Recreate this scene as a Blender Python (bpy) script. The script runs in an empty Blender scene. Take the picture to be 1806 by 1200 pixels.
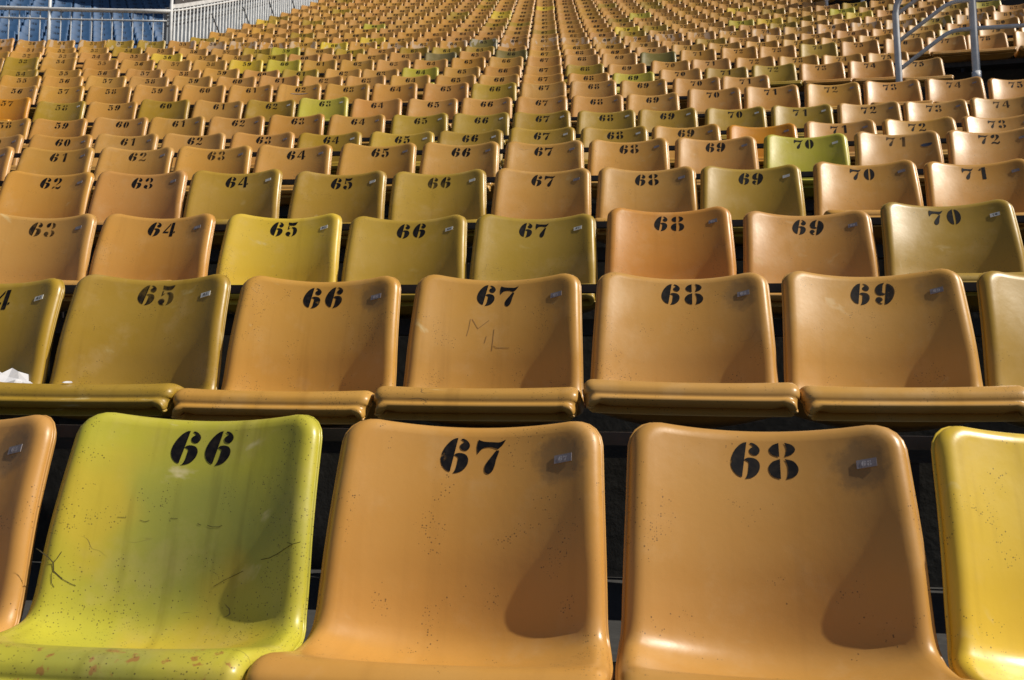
import bpy, bmesh, math, random
import numpy as np
from mathutils import Vector, Matrix

C = bpy.context.scene
COL = C.collection
R = math.radians

# ------------------------------------------------------------------ camera
F_PX, PITCH, ROLL = 1680.03, 0.0745025, 0.0111393        # focal length in pixels of a 1806 px wide frame
CAM_H = 1.30                                              # eye height above the z origin
cam_d = bpy.data.cameras.new('camera')
cam = bpy.data.objects.new('camera', cam_d)
COL.objects.link(cam)
cam_d.sensor_width = 36.0
cam_d.lens = F_PX / 1806 * 36.0
cam_d.clip_start = 0.05
cam_d.clip_end = 2000
cam.matrix_world = (Matrix.Translation((0, 0, CAM_H)) @ Matrix.Rotation(math.pi / 2 + PITCH, 4, 'X')
                    @ Matrix.Rotation(ROLL, 4, 'Z'))
cam_d.dof.use_dof = True
cam_d.dof.focus_distance = 2.4
cam_d.dof.aperture_fstop = 13.0
C.camera = cam

# ------------------------------------------------------------------ sky, sun, exposure
SUN_AZ, SUN_EL = 102.0, 45.0        # azimuth clockwise from +Y (away from the camera) towards +X
world = bpy.data.worlds.new('World')
C.world = world
world.use_nodes = True
wn = world.node_tree
wn.nodes.clear()
sky = wn.nodes.new('ShaderNodeTexSky')
sky.sky_type = 'NISHITA'
sky.sun_disc = False
sky.sun_elevation = R(SUN_EL)
sky.sun_rotation = R(SUN_AZ)
bg = wn.nodes.new('ShaderNodeBackground')
bg.inputs['Strength'].default_value = 0.05
wo = wn.nodes.new('ShaderNodeOutputWorld')
wn.links.new(sky.outputs[0], bg.inputs[0])
wn.links.new(bg.outputs[0], wo.inputs[0])
sd = bpy.data.lights.new('sun', 'SUN')
sd.energy = 4.9
sd.angle = R(0.5)
sd.color = (1.0, 0.91, 0.77)
sun = bpy.data.objects.new('sun', sd)
COL.objects.link(sun)
ce = math.cos(R(SUN_EL))
SUNV = Vector((math.sin(R(SUN_AZ)) * ce, math.cos(R(SUN_AZ)) * ce, math.sin(R(SUN_EL))))
sun.rotation_euler = SUNV.to_track_quat('Z', 'Y').to_euler()
C.view_settings.view_transform = 'Standard'
C.view_settings.look = 'None'
C.view_settings.exposure = 0.0
C.view_settings.gamma = 1.0
C.render.engine = 'CYCLES'
C.cycles.max_bounces = 6

# ------------------------------------------------------------------ stand geometry
PW = 0.48                                                  # seat pitch
PHI0, K1, K2 = -0.1064654, -0.02093358, -0.00042504704     # heading of a row along its arc
ROWS = [(-0.063, 1.627, -0.077), (-0.037, 2.537, 0.308), (0.089, 3.482, 0.674), (0.131, 4.377, 1.074), (0.17, 5.335, 1.479), (0.191, 6.28, 1.838), (0.218, 7.206, 2.247), (0.245, 8.078, 2.679), (0.277, 9.028, 3.137), (0.303, 9.975, 3.565), (0.333, 10.87, 3.98), (0.359, 11.776, 4.443), (0.406, 12.694, 4.874), (0.427, 13.63, 5.314), (0.46, 14.498, 5.763), (0.481, 15.379, 6.189), (0.51, 16.268, 6.635), (0.538, 17.153, 7.082), (0.567, 18.035, 7.532), (0.596, 18.913, 7.984), (0.625, 19.788, 8.438), (0.653, 20.66, 8.895), (0.682, 21.528, 9.354), (0.711, 22.393, 9.815), (0.74, 23.254, 10.278), (0.769, 24.112, 10.744), (0.797, 24.966, 11.213), (0.826, 25.817, 11.683)]
NUM_Z = 0.265                                              # painted number above the seat pan
TREAD = -0.50                                              # tread below the seat pan
# small misalignments of the single seats, mm (sideways, up)
JIT = {0:{66:(1,6),67:(-2,0),68:(1,0)},1:{65:(2,0),66:(-4,-6),67:(1,-2),68:(1,2),69:(1,4)},2:{63:(8,7),64:(-8,8),65:(4,4),66:(1,-6),67:(-7,-5),68:(0,14),69:(3,-6),70:(2,22)},3:{62:(6,6),63:(-5,7),64:(-16,9),65:(6,-3),66:(6,-5),67:(3,-3),68:(3,-3),69:(-12,-7),70:(7,6),71:(2,-6)},4:{61:(4,-7),62:(3,-6),63:(-3,-5),64:(-9,-2),65:(3,4),66:(3,2),67:(5,1),68:(0,4),69:(-2,0),70:(0,4),71:(-2,5),72:(-1,2)},5:{60:(14,-8),61:(3,-3),62:(-1,-3),63:(-1,2),64:(-12,-1),65:(2,-3),66:(-5,-1),67:(-4,8),68:(-1,2),69:(-10,1),71:(3,3),72:(8,1),73:(5,1)},6:{58:(17,-13),59:(-5,-12),60:(7,-3),61:(-8,0),62:(-11,2),63:(-11,12),64:(-14,7),65:(10,5),66:(5,5),67:(0,5),68:(10,2),69:(-9,3),70:(13,-3),71:(15,-2),72:(11,-3),73:(-3,-6),74:(-26,1)},7:{57:(0,20),58:(21,-13),59:(12,-17),60:(-3,3),61:(0,-9),62:(-4,-7),63:(-9,11),64:(-16,-5),65:(-3,-14),66:(-7,-13),67:(-7,-13),68:(-12,-16),69:(-19,-13),70:(15,17),71:(5,19),72:(14,21),73:(5,26),74:(4,19),75:(3,-6)},8:{56:(18,-1),57:(9,-3),58:(7,-1),59:(-7,7),60:(-12,10),61:(-11,8),62:(-9,13),63:(-9,11),64:(-13,10),65:(13,3),66:(2,-7),67:(4,-7),68:(1,-8),69:(2,-16),70:(19,-7),71:(-13,-9)},9:{55:(13,8),56:(0,10),57:(-2,14),58:(-7,10),59:(-7,16),60:(2,10),61:(-6,16),62:(-5,12),63:(-5,7),64:(-2,4),65:(14,-4),66:(6,-7),67:(0,-13),68:(5,-16),69:(-1,-28),70:(9,-4),71:(-1,-9),72:(3,3),73:(2,-2),74:(-3,-3),75:(-14,-16)},10:{54:(-27,-12),55:(6,-1),56:(-8,6),57:(23,6),58:(9,4),59:(-11,16),60:(-5,-5),61:(-12,1),62:(20,2),63:(-9,-8),64:(-14,3),65:(-1,3),66:(3,2),67:(3,-1),68:(3,-2),69:(4,-10),70:(20,6),71:(0,11),72:(6,9),73:(2,1),74:(-4,-12),75:(-10,-17)},11:{53:(-30,9),54:(-30,16),55:(30,0),56:(28,-3),57:(25,-3),58:(8,-5),59:(-1,-1),60:(12,-2),61:(6,-4),62:(6,-8),63:(-5,-14),64:(-3,-15),65:(7,-5),66:(0,-1),67:(7,-4),68:(4,-4),69:(-6,1),71:(0,6),72:(22,15),73:(-6,5),74:(-5,10),75:(-3,11),76:(8,8),77:(2,-5),78:(-33,-8)},12:{52:(-35,-4),53:(-13,-1),54:(-30,0),55:(22,9),56:(10,-2),57:(15,-6),58:(33,-4),59:(35,1),60:(11,-5),61:(-7,3),62:(-4,-4),63:(-12,8),65:(-2,8),66:(20,9),67:(-8,0),68:(-8,0),69:(-7,-10)},13:{51:(-7,-10),52:(-26,-13),53:(-18,0),55:(13,5),56:(26,1),57:(35,4),58:(30,6),59:(-20,18),60:(4,13),61:(-14,-6),62:(-16,6),63:(-11,4),64:(-8,1),65:(3,-1),66:(2,-8),67:(-1,-8),68:(-7,-2),69:(0,-7),70:(11,-1),71:(-10,-5),72:(-2,4),73:(-20,0)},14:{50:(15,-23),51:(-3,-12),52:(17,-7),53:(-39,9),54:(-14,9),60:(19,-8),61:(3,-2),62:(17,-6),63:(3,-4),64:(1,-3),65:(-2,16),66:(10,20),67:(-7,11)}}


def arc(s):
    """plan position along a row at arc length s, and the heading there"""
    g = np.linspace(0, 1, 41) * s
    ph = PHI0 + K1 * g + K2 * g * g
    return float(np.trapz(np.cos(ph), g)), float(np.trapz(np.sin(ph), g)), float(ph[-1])


def row_pt(r, s, yo, z, rel=True):
    """point of row r: s along it, yo behind its numbers, z above its seat pans"""
    x, y, ph = arc(s)
    tx, dy, h = ROWS[r]
    return Vector((x + tx - math.sin(ph) * yo, y + dy + math.cos(ph) * yo,
                   (CAM_H + h - NUM_Z if rel else 0) + z))


def project(p):
    q = cam.matrix_world.inverted() @ Vector(p)
    if q.z > -0.05:
        return (-9999, -9999, -q.z)
    return (903 + F_PX * q.x / -q.z, 600 - F_PX * q.y / -q.z, -q.z)


def ray_at(u, v, depth):
    return cam.matrix_world @ Vector(((u - 903) / F_PX * depth, -(v - 600) / F_PX * depth, -depth))


# ------------------------------------------------------------------ object helpers
def tag(o, label=None, cat=None, group=None, kind=None):
    if label: o['label'] = label
    if cat: o['category'] = cat
    if group: o['group'] = group
    if kind: o['kind'] = kind
    return o


def empty(name, loc, rz=0.0):
    o = bpy.data.objects.new(name, None)
    COL.objects.link(o)
    o.empty_display_size = 0.1
    o.location = loc
    o.rotation_euler = (0, 0, rz)
    return o


def mesh_obj(name, verts, faces, mat, parent=None, smooth=False):
    me = bpy.data.meshes.new(name)
    me.from_pydata([tuple(v) for v in verts], [], [tuple(f) for f in faces])
    me.materials.append(mat)
    if smooth:
        me.polygons.foreach_set('use_smooth', [True] * len(me.polygons))
    me.update()
    o = bpy.data.objects.new(name, me)
    COL.objects.link(o)
    if parent:
        o.parent = parent
    return o


class MB:
    """collects tubes, bars and boxes for ONE mesh"""
    def __init__(self):
        self.v, self.f = [], []

    def tube(self, pts, rad, n=10):
        pts = [Vector(p) for p in pts]
        base = len(self.v)
        up = Vector((0.13, 0.31, 0.94))
        for i, p in enumerate(pts):
            d = (pts[min(i + 1, len(pts) - 1)] - pts[max(i - 1, 0)]).normalized()
            a = d.cross(up)
            if a.length < 1e-3:
                a = d.cross(Vector((1, 0, 0)))
            a.normalize()
            b = d.cross(a)
            for k in range(n):
                t = 2 * math.pi * k / n
                self.v.append(p + a * rad * math.cos(t) + b * rad * math.sin(t))
        for i in range(len(pts) - 1):
            for k in range(n):
                k2 = (k + 1) % n
                self.f.append((base + i * n + k, base + i * n + k2, base + (i + 1) * n + k2, base + (i + 1) * n + k))
        self.f.append(tuple(base + k for k in range(n))[::-1])
        e = base + (len(pts) - 1) * n
        self.f.append(tuple(e + k for k in range(n)))
        return self

    def sweep(self, rings):
        """closed quad rings joined along their length"""
        base = len(self.v)
        n = len(rings[0])
        for rg in rings:
            self.v.extend(Vector(p) for p in rg)
        for i in range(len(rings) - 1):
            for k in range(n):
                k2 = (k + 1) % n
                self.f.append((base + i * n + k, base + i * n + k2, base + (i + 1) * n + k2, base + (i + 1) * n + k))
        self.f.append(tuple(base + k for k in range(n))[::-1])
        e = base + (len(rings) - 1) * n
        self.f.append(tuple(e + k for k in range(n)))
        return self

    def box(self, c, ax, ay, az):
        c, ax, ay, az = Vector(c), Vector(ax), Vector(ay), Vector(az)
        return self.sweep([[c + sz * az - ax - ay, c + sz * az + ax - ay, c + sz * az + ax + ay, c + sz * az - ax + ay]
                           for sz in (-1, 1)])

    def build(self, name, mat, parent=None, smooth=False):
        return mesh_obj(name, self.v, self.f, mat, parent, smooth)


# ------------------------------------------------------------------ materials
def new_mat(name):
    m = bpy.data.materials.new(name)
    m.use_nodes = True
    m.node_tree.nodes.clear()
    return m, m.node_tree


class NT:
    def __init__(self, nt):
        self.nt = nt

    def n(self, typ, **kw):
        nd = self.nt.nodes.new(typ)
        for k, v in kw.items():
            setattr(nd, k, v)
        return nd

    def put(self, sock, val):
        if isinstance(val, bpy.types.NodeSocket):
            self.nt.links.new(val, sock)
        else:
            sock.default_value = val

    def math(self, op, a, b=0.0, clamp=False):
        nd = self.n('ShaderNodeMath', operation=op, use_clamp=clamp)
        self.put(nd.inputs[0], a)
        self.put(nd.inputs[1], b)
        return nd.outputs[0]

    def vadd(self, a, b, op='ADD'):
        nd = self.n('ShaderNodeVectorMath', operation=op)
        self.put(nd.inputs[0], a)
        self.put(nd.inputs[1], b)
        return nd.outputs['Value'] if op in ('LENGTH', 'DISTANCE') else nd.outputs[0]

    def noise(self, vec, scale, detail=3.0, rough=0.55, dist=0.0):
        nd = self.n('ShaderNodeTexNoise')
        self.put(nd.inputs['Vector'], vec)
        nd.inputs['Scale'].default_value = scale
        nd.inputs['Detail'].default_value = detail
        nd.inputs['Roughness'].default_value = rough
        nd.inputs['Distortion'].default_value = dist
        return nd.outputs['Fac']

    def ramp(self, val, lo, hi, a=0.0, b=1.0):
        nd = self.n('ShaderNodeMapRange')
        nd.interpolation_type = 'SMOOTHSTEP'
        self.put(nd.inputs['Value'], val)
        for k, x in (('From Min', lo), ('From Max', hi), ('To Min', a), ('To Max', b)):
            self.put(nd.inputs[k], x)
        return nd.outputs[0]

    def mix(self, fac, a, b, typ='MIX'):
        nd = self.n('ShaderNodeMix', data_type='RGBA', blend_type=typ)
        self.put(nd.inputs['Factor'], fac)
        self.put(nd.inputs[6], a)
        self.put(nd.inputs[7], b)
        return nd.outputs[2]

    def attr(self, name, typ='OBJECT'):
        return self.n('ShaderNodeAttribute', attribute_type=typ, attribute_name=name)

    def out(self, shader):
        o = self.n('ShaderNodeOutputMaterial')
        self.nt.links.new(shader, o.inputs['Surface'])

    def principled(self, **kw):
        p = self.n('ShaderNodeBsdfPrincipled')
        for k, v in kw.items():
            self.put(p.inputs[k.replace('_', ' ')], v)
        return p


def plastic_material(single):
    """worn moulded plastic; 'single' seats read their colour and wear from the object"""
    m, nt = new_mat('worn_plastic' if single else 'far_plastic')
    t = NT(nt)
    tc = t.n('ShaderNodeTexCoord').outputs['Object']
    if single:
        col = t.n('ShaderNodeObjectInfo').outputs['Color']
        seed = t.attr('seed').outputs['Fac']
        wear = t.attr('wear').outputs['Fac']
        smud = t.attr('smudge').outputs['Fac']
        pale_streak = t.attr('pale_streak').outputs['Fac']
        off = t.n('ShaderNodeCombineXYZ')
        t.put(off.inputs[0], seed)
        t.put(off.inputs[1], t.math('MULTIPLY', seed, 1.7))
        t.put(off.inputs[2], t.math('MULTIPLY', seed, 0.6))
        v = t.vadd(tc, off.outputs[0])
    else:
        col = t.attr('seat_colour', 'GEOMETRY').outputs['Color']
        v = tc
        wear = 0.25
    # faded and dirtier patches
    n1 = t.noise(v, 5.0, 4.0)
    c = t.mix(t.ramp(n1, 0.35, 0.7, 0.0, 0.30), col, t.mix(0.45, col, (0.50, 0.33, 0.13, 1)))
    n2 = t.noise(v, 2.3, 2.0)
    c = t.mix(t.ramp(n2, 0.4, 0.7, 0.0, 0.22), c, (0.90, 0.80, 0.60, 1), 'MULTIPLY')
    if single:
        # the most worn seats are bleached in broad greenish and orange patches
        old = t.ramp(wear, 0.9, 1.6)
        mid = t.n('ShaderNodeMapping')
        t.put(mid.inputs['Vector'], tc)
        mid.inputs['Location'].default_value = (-.02, 0, -.115)
        mid.inputs['Scale'].default_value = (.85, .1, 1.0)
        md = t.math('ADD', t.vadd(mid.outputs[0], (0, 0, 0), 'LENGTH'), t.math('MULTIPLY', t.math('SUBTRACT', t.noise(v, 7.0, 3.0), 0.5), 0.16))
        c = t.mix(t.math('MULTIPLY', old, t.ramp(md, 0.22, 0.06, 0.0, 0.9)), c, (0.275, 0.29, 0.060, 1))
        c = t.mix(t.math('MULTIPLY', old, t.ramp(t.noise(t.vadd(v, (3.1, 1.2, 0.4)), 4.0, 2.0), 0.50, 0.72, 0.0, 0.5)), c, (0.62, 0.42, 0.040, 1))
        sp = t.n('ShaderNodeSeparateXYZ')
        t.put(sp.inputs[0], tc)
        front = t.math('MULTIPLY', t.ramp(sp.outputs[1], -0.33, -0.36), t.ramp(t.noise(v, 48.0, 5.0), 0.60, 0.65))
        c = t.mix(t.math('MULTIPLY', old, t.math('MULTIPLY', front, 0.65)), c, (0.33, 0.10, 0.035, 1))
    chalk = t.math('MULTIPLY', t.ramp(t.noise(t.vadd(v, (7.3, 2.1, 5.5)), 8.0, 6.0, 0.65), 0.50, 0.72, 0.0, 0.30), 1.0)
    c = t.mix(chalk, c, t.mix(0.5, c, (0.66, 0.50, 0.30, 1)))
    rough = t.ramp(t.noise(v, 9.0, 5.0), 0.3, 0.75, 0.31, 0.48)
    if single:
        sep = t.n('ShaderNodeSeparateXYZ')
        t.put(sep.inputs[0], tc)
        ax = t.math('ABSOLUTE', sep.outputs[0])
        # vertical rain streaks
        st = t.n('ShaderNodeMapping')
        t.put(st.inputs['Vector'], v)
        st.inputs['Scale'].default_value = (26, 2, 1.6)
        streak = t.ramp(t.noise(st.outputs[0], 1.0, 3.0), 0.52, 0.75, 0.0, 0.28)
        c = t.mix(t.math('MULTIPLY', streak, wear), c, (0.40, 0.34, 0.24, 1), 'MULTIPLY')
        # black specks of dirt: thicker near the sides and the crease
        vo = t.n('ShaderNodeTexVoronoi', feature='F1')
        t.put(vo.inputs['Vector'], t.vadd(v, t.vadd(t.n('ShaderNodeTexNoise').outputs['Color'], (0, 0, 0), 'MULTIPLY')))
        vo.inputs['Scale'].default_value = 300.0
        rnd = t.n('ShaderNodeSeparateColor')
        t.put(rnd.inputs[0], vo.outputs['Color'])
        size = t.math('MULTIPLY', t.math('POWER', rnd.outputs[0], 2.2), 0.42)
        dot = t.math('LESS_THAN', vo.outputs['Distance'], size)
        side = t.ramp(ax, 0.07, 0.19, 0.0, 0.55)
        low = t.ramp(sep.outputs[2], 0.10, 0.02, 0.0, 0.5)
        place = t.math('ADD', t.math('ADD', side, low), t.ramp(t.noise(v, 15.0, 4.0), 0.47, 0.70, -1.0, 0.9))
        keep = t.math('GREATER_THAN', t.math('ADD', place, t.math('MULTIPLY', t.math('SUBTRACT', wear, 0.5), 0.6)), rnd.outputs[1])
        speck = t.math('MULTIPLY', dot, keep)
        c = t.mix(t.math('MULTIPLY', speck, 0.72), c, (0.055, 0.036, 0.018, 1))
        # hairline scratches and cracks
        sc = t.n('ShaderNodeMapping')
        t.put(sc.inputs['Vector'], v)
        sc.inputs['Rotation'].default_value = (0.3, 0.7, 0.4)
        sc.inputs['Scale'].default_value = (3.0, 9.0, 7.0)
        ns = t.noise(sc.outputs[0], 1.4, 2.5, 0.5, 0.3)
        line = t.math('LESS_THAN', t.math('ABSOLUTE', t.math('SUBTRACT', ns, 0.5)), 0.0035)
        lm = t.ramp(t.noise(v, 7.0, 2.0), 0.66, 0.74)
        c = t.mix(t.math('MULTIPLY', t.math('MULTIPLY', line, lm), t.math('MULTIPLY', wear, 0.9)), c, (0.07, 0.05, 0.03, 1))
        # scuffs rubbed to a paler, drier surface
        sf = t.n('ShaderNodeMapping')
        t.put(sf.inputs['Vector'], v)
        sf.inputs['Rotation'].default_value = (0.2, -0.5, 0.9)
        sf.inputs['Scale'].default_value = (8, 40, 10)
        scuff = t.math('MULTIPLY', t.ramp(t.noise(sf.outputs[0], 1.0, 4.0), 0.62, 0.72), t.ramp(t.noise(v, 6.0), 0.5, 0.62))
        c = t.mix(t.math('MULTIPLY', t.math('MULTIPLY', scuff, wear), 0.55), c, (0.62, 0.55, 0.30, 1))
        # grey fingerprint-like stain round the number tag
        dx = t.n('ShaderNodeVectorMath', operation='SUBTRACT')
        t.put(dx.inputs[0], tc)
        dx.inputs[1].default_value = (0.148, -0.027, 0.262)
        dist = t.math('ADD', t.vadd(dx.outputs[0], (0, 0, 0), 'LENGTH'), t.math('MULTIPLY', t.math('SUBTRACT', t.noise(v, 34.0, 5.0, 0.7), 0.5), 0.055))
        c = t.mix(t.math('MULTIPLY', t.ramp(dist, 0.052, 0.026), t.math('MULTIPLY', smud, 0.60)), c, (0.10, 0.075, 0.045, 1))
        # whitish slanted streaks
        sm = t.n('ShaderNodeMapping')
        t.put(sm.inputs['Vector'], v)
        sm.inputs['Rotation'].default_value = (0, 0.5, 0)
        sm.inputs['Scale'].default_value = (13, 2, 6)
        ws = t.math('MULTIPLY', t.ramp(t.noise(sm.outputs[0], 1.0, 2.0), 0.53, 0.57), pale_streak)
        c = t.mix(t.math('MULTIPLY', ws, 0.42), c, (0.60, 0.55, 0.50, 1))
        rough = t.math('ADD', rough, t.math('MULTIPLY', scuff, 0.2), True)
    p = t.principled(Base_Color=c, Roughness=rough)
    p.inputs['IOR'].default_value = 1.5
    bp = t.n('ShaderNodeBump')
    bp.inputs['Strength'].default_value = 0.06
    bp.inputs['Distance'].default_value = 0.004
    t.put(bp.inputs['Height'], t.noise(v, 60.0 if single else 25.0, 4.0))
    t.put(p.inputs['Normal'], bp.outputs[0])
    t.out(p.outputs[0])
    return m


def paint_material():
    m, nt = new_mat('stencil_paint')
    t = NT(nt)
    tc = t.n('ShaderNodeTexCoord').outputs['Object']
    seed = t.attr('seed').outputs['Fac']
    v = t.vadd(tc, t.n('ShaderNodeCombineXYZ').outputs[0])
    off = t.n('ShaderNodeCombineXYZ')
    t.put(off.inputs[0], seed)
    t.put(off.inputs[2], seed)
    v = t.vadd(tc, off.outputs[0])
    p = t.principled(Base_Color=t.mix(t.ramp(t.noise(v, 90.0, 4.0), 0.35, 0.8), (0.004, 0.004, 0.006, 1), (0.020, 0.016, 0.014, 1)), Roughness=0.6)
    p.inputs['Specular IOR Level'].default_value = 0.15
    tr = t.n('ShaderNodeBsdfTransparent')
    mx = t.n('ShaderNodeMixShader')
    worn = t.math('MULTIPLY', t.ramp(t.noise(v, 42.0, 6.0, 0.7), 0.585, 0.66), t.ramp(t.noise(v, 14.0, 2.0), 0.52, 0.66))
    fade = t.attr('fade').outputs['Fac']
    thin = t.math('MULTIPLY', fade, t.ramp(t.noise(v, 24.0, 5.0, 0.65), 0.38, 0.62, 0.25, 1.0))
    t.put(mx.inputs[0], t.math('MAXIMUM', t.math('MULTIPLY', worn, 0.85), thin))
    nt.links.new(p.outputs[0], mx.inputs[1])
    nt.links.new(tr.outputs[0], mx.inputs[2])
    t.out(mx.outputs[0])
    return m


def plain(name, col, rough=0.6, metal=0.0, var=0.25, scale=6.0, bump=0.0, detail=4.0):
    m, nt = new_mat(name)
    t = NT(nt)
    tc = t.n('ShaderNodeTexCoord').outputs['Object']
    n = t.noise(tc, scale, detail)
    dark = tuple(c * (1 - var) for c in col[:3]) + (1,)
    lite = tuple(min(1, c * (1 + var)) for c in col[:3]) + (1,)
    p = t.principled(Base_Color=t.mix(t.ramp(n, 0.3, 0.7), dark, lite), Roughness=rough, Metallic=metal)
    if bump:
        b = t.n('ShaderNodeBump')
        b.inputs['Strength'].default_value = bump
        b.inputs['Distance'].default_value = 0.02
        t.put(b.inputs['Height'], t.noise(tc, scale * 9, 5.0))
        t.put(p.inputs['Normal'], b.outputs[0])
    t.out(p.outputs[0])
    return m


def concrete_material():
    m, nt = new_mat('weathered_concrete')
    t = NT(nt)
    tc = t.n('ShaderNodeTexCoord').outputs['Object']
    a = t.noise(tc, 1.3, 6.0, 0.65)
    b = t.noise(tc, 28.0, 5.0, 0.6)
    c = t.mix(t.ramp(a, 0.3, 0.7), (0.018, 0.018, 0.019, 1), (0.045, 0.045, 0.043, 1))
    c = t.mix(t.ramp(b, 0.45, 0.75, 0.0, 0.5), c, (0.07, 0.068, 0.065, 1))
    p = t.principled(Base_Color=c, Roughness=0.9)
    bp = t.n('ShaderNodeBump')
    bp.inputs['Strength'].default_value = 0.15
    bp.inputs['Distance'].default_value = 0.01
    t.put(bp.inputs['Height'], b)
    t.put(p.inputs['Normal'], bp.outputs[0])
    t.out(p.outputs[0])
    return m


M_SEAT = plastic_material(True)
M_FAR = plastic_material(False)
M_PAINT = paint_material()
M_CONC = concrete_material()
M_RAIL = plain('dark_painted_steel', (0.020, 0.014, 0.014), 0.55, 0.0, 0.4, 20.0)
M_PIPE = plain('grey_painted_pipe', (0.70, 0.71, 0.75), 0.45, 0.0, 0.12, 14.0)
M_FENCE = plain('galvanised_bar', (0.62, 0.64, 0.66), 0.5, 0.0, 0.12, 10.0)
M_BAR = plain('dull_galvanised_bar', (0.42, 0.45, 0.49), 0.6, 0.0, 0.12, 10.0)
M_FENCE_DARK = plain('dark_fence_steel', (0.07, 0.075, 0.08), 0.6)
M_CLAD = plain('grey_cladding', (0.20, 0.23, 0.27), 0.7, 0.0, 0.1, 2.0)
M_SIGN = plain('dark_sign_board', (0.060, 0.058, 0.062), 0.6)
M_WHITE = plain('white_paper', (0.60, 0.61, 0.66), 0.85, 0.0, 0.10, 30.0)
M_TAG = plain('grey_tag', (0.26, 0.235, 0.26), 0.4, 0.0, 0.15, 60.0)
M_TAGW = plain('white_tag', (0.72, 0.73, 0.72), 0.4, 0.0, 0.06, 60.0)
M_TAGINK_L = plain('pale_tag_lettering', (0.55, 0.53, 0.58), 0.5)
M_TAGINK_D = plain('dark_tag_lettering', (0.03, 0.03, 0.03), 0.5)
M_GROUND = plain('dusty_ground', (0.16, 0.145, 0.12), 0.95, 0.0, 0.3, 0.6, 0.2)
M_NAVY = plain('navy_wall_paint', (0.020, 0.028, 0.050), 0.7, 0.0, 0.2, 1.5)

# ------------------------------------------------------------------ stand: terraces, ground
S_L, S_R = -13.5, 10.6
CUT1, CUT2 = (75.62 - 67) * PW, (78.62 - 67) * PW          # where the two access openings start
SL15 = -6.16                                               # the fenced left end of the upper rows


def tread_z(r, s):
    if r < 0:
        return CAM_H + ROWS[0][2] - NUM_Z + TREAD + 0.385 * r
    if r in (9, 10) and s > CUT1:
        r = 8
    if r in (20, 21) and s > CUT2:
        r = 19
    return CAM_H + ROWS[r][2] - NUM_Z + TREAD


def front_line(r, s):
    """front edge of tread r in plan"""
    if r > 0:
        p = row_pt(r - 1, s, 0.19, 0)
    elif r == 0:
        p = row_pt(0, s, -0.58, 0)
    else:
        p = row_pt(0, s, -0.58 + 0.92 * r, 0)
    return p


def build_terrace():
    v, f = [], []
    NR = len(ROWS)

    def quad(a, b, c, d):
        i = len(v)
        v.extend((a, b, c, d))
        f.append((i, i + 1, i + 2, i + 3))
    for r in range(-5, NR):
        lo = S_L if r < 15 else SL15
        br = sorted(set([lo, S_R, CUT1, CUT2] + [x for x in np.arange(-13, 10.5, 0.8) if x > lo]))
        for a, b in zip(br[:-1], br[1:]):
            m = (a + b) / 2
            z = tread_z(r, m)
            zp = tread_z(r - 1, m) if r > -5 else z - 1.2
            fa, fb = front_line(r, a), front_line(r, b)
            if r + 1 < NR:
                ba, bb = front_line(r + 1, a), front_line(r + 1, b)
            else:
                ba, bb = row_pt(r, a, 1.3, 0), row_pt(r, b, 1.3, 0)
            quad((fa.x, fa.y, z), (fb.x, fb.y, z), (bb.x, bb.y, z), (ba.x, ba.y, z))
            if z - zp > 0.01:
                quad((fa.x, fa.y, zp), (fb.x, fb.y, zp), (fb.x, fb.y, z), (fa.x, fa.y, z))
            # side walls of the openings and of the fenced left end
            for cut, rr in ((CUT1, (9, 10)), (CUT2, (20, 21))):
                if r in rr and abs(b - cut) < 1e-6:
                    z2 = tread_z(r, cut + 0.1)
                    quad((fb.x, fb.y, z2), (bb.x, bb.y, z2), (bb.x, bb.y, z), (fb.x, fb.y, z))
            if r >= 15 and a == lo:
                quad((fa.x, fa.y, tread_z(14, a) - 0.2), (ba.x, ba.y, tread_z(14, a) - 0.2), (ba.x, ba.y, z), (fa.x, fa.y, z))
    o = mesh_obj('terrace_steps', v, f, M_CONC)
    tag(o, kind='structure')
    return o


build_terrace()
gz = tread_z(-5, 0) - 1.2
o = mesh_obj('ground', [(-400, -400, gz), (400, -400, gz), (400, 400, gz), (-400, 400, gz)], [(0, 1, 2, 3)], M_GROUND)
tag(o, kind='structure')

# ------------------------------------------------------------------ the seat shell
PROFILE = [(.012, .297), (.0, .265), (-.029, .19), (-.052, .115), (-.064, .055), (-.076, .005), (-.096, -.030), (-.137, -.048), (-.205, -.040),
           (-.28, -.014), (-.340, .006), (-.374, .008), (-.393, -.002), (-.400, -.014), (-.4012, -.0235), (-.4095, -.0275), (-.4125, -.0330), (-.408, -.039)]
PW_IN = [.186, .188, .191, .194, .196, .197, .199, .204, .210, .212, .213, .213, .212, .212, .212, .212, .212, .211]
WING = [.039, .040, .042, .044, .046, .048, .049, .042, .028, .016, .007, .004, .003, .003, .003, .003, .003, .003]


def _catmull(pts, n=24):
    P = [np.array(p, float) for p in pts]
    P = [2 * P[0] - P[1]] + P + [2 * P[-1] - P[-2]]
    out = []
    for i in range(1, len(P) - 2):
        for k in range(n):
            t = k / n
            out.append(0.5 * ((2 * P[i]) + (-P[i - 1] + P[i + 1]) * t + (2 * P[i - 1] - 5 * P[i] + 4 * P[i + 1] - P[i + 2]) * t * t
                              + (-P[i - 1] + 3 * P[i] - 3 * P[i + 1] + P[i + 2]) * t ** 3))
    out.append(P[-2])
    return np.array(out)


_prof = _catmull([(a, b, w, g) for (a, b), w, g in zip(PROFILE, PW_IN, WING)])
_len = np.concatenate([[0], np.cumsum(np.hypot(np.diff(_prof[:, 0]), np.diff(_prof[:, 1])))])
T_END = float(_len[-1])
CREASE_T = float(np.interp(0.5, [0, 1], [_len[6 * 24], _len[6 * 24]]))
NUM_T = float(_len[24])
CORNER, CORNER_F = 0.026, 0.050


def prof(t):
    return [np.interp(t, _len, _prof[:, k]) for k in range(4)]


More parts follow.
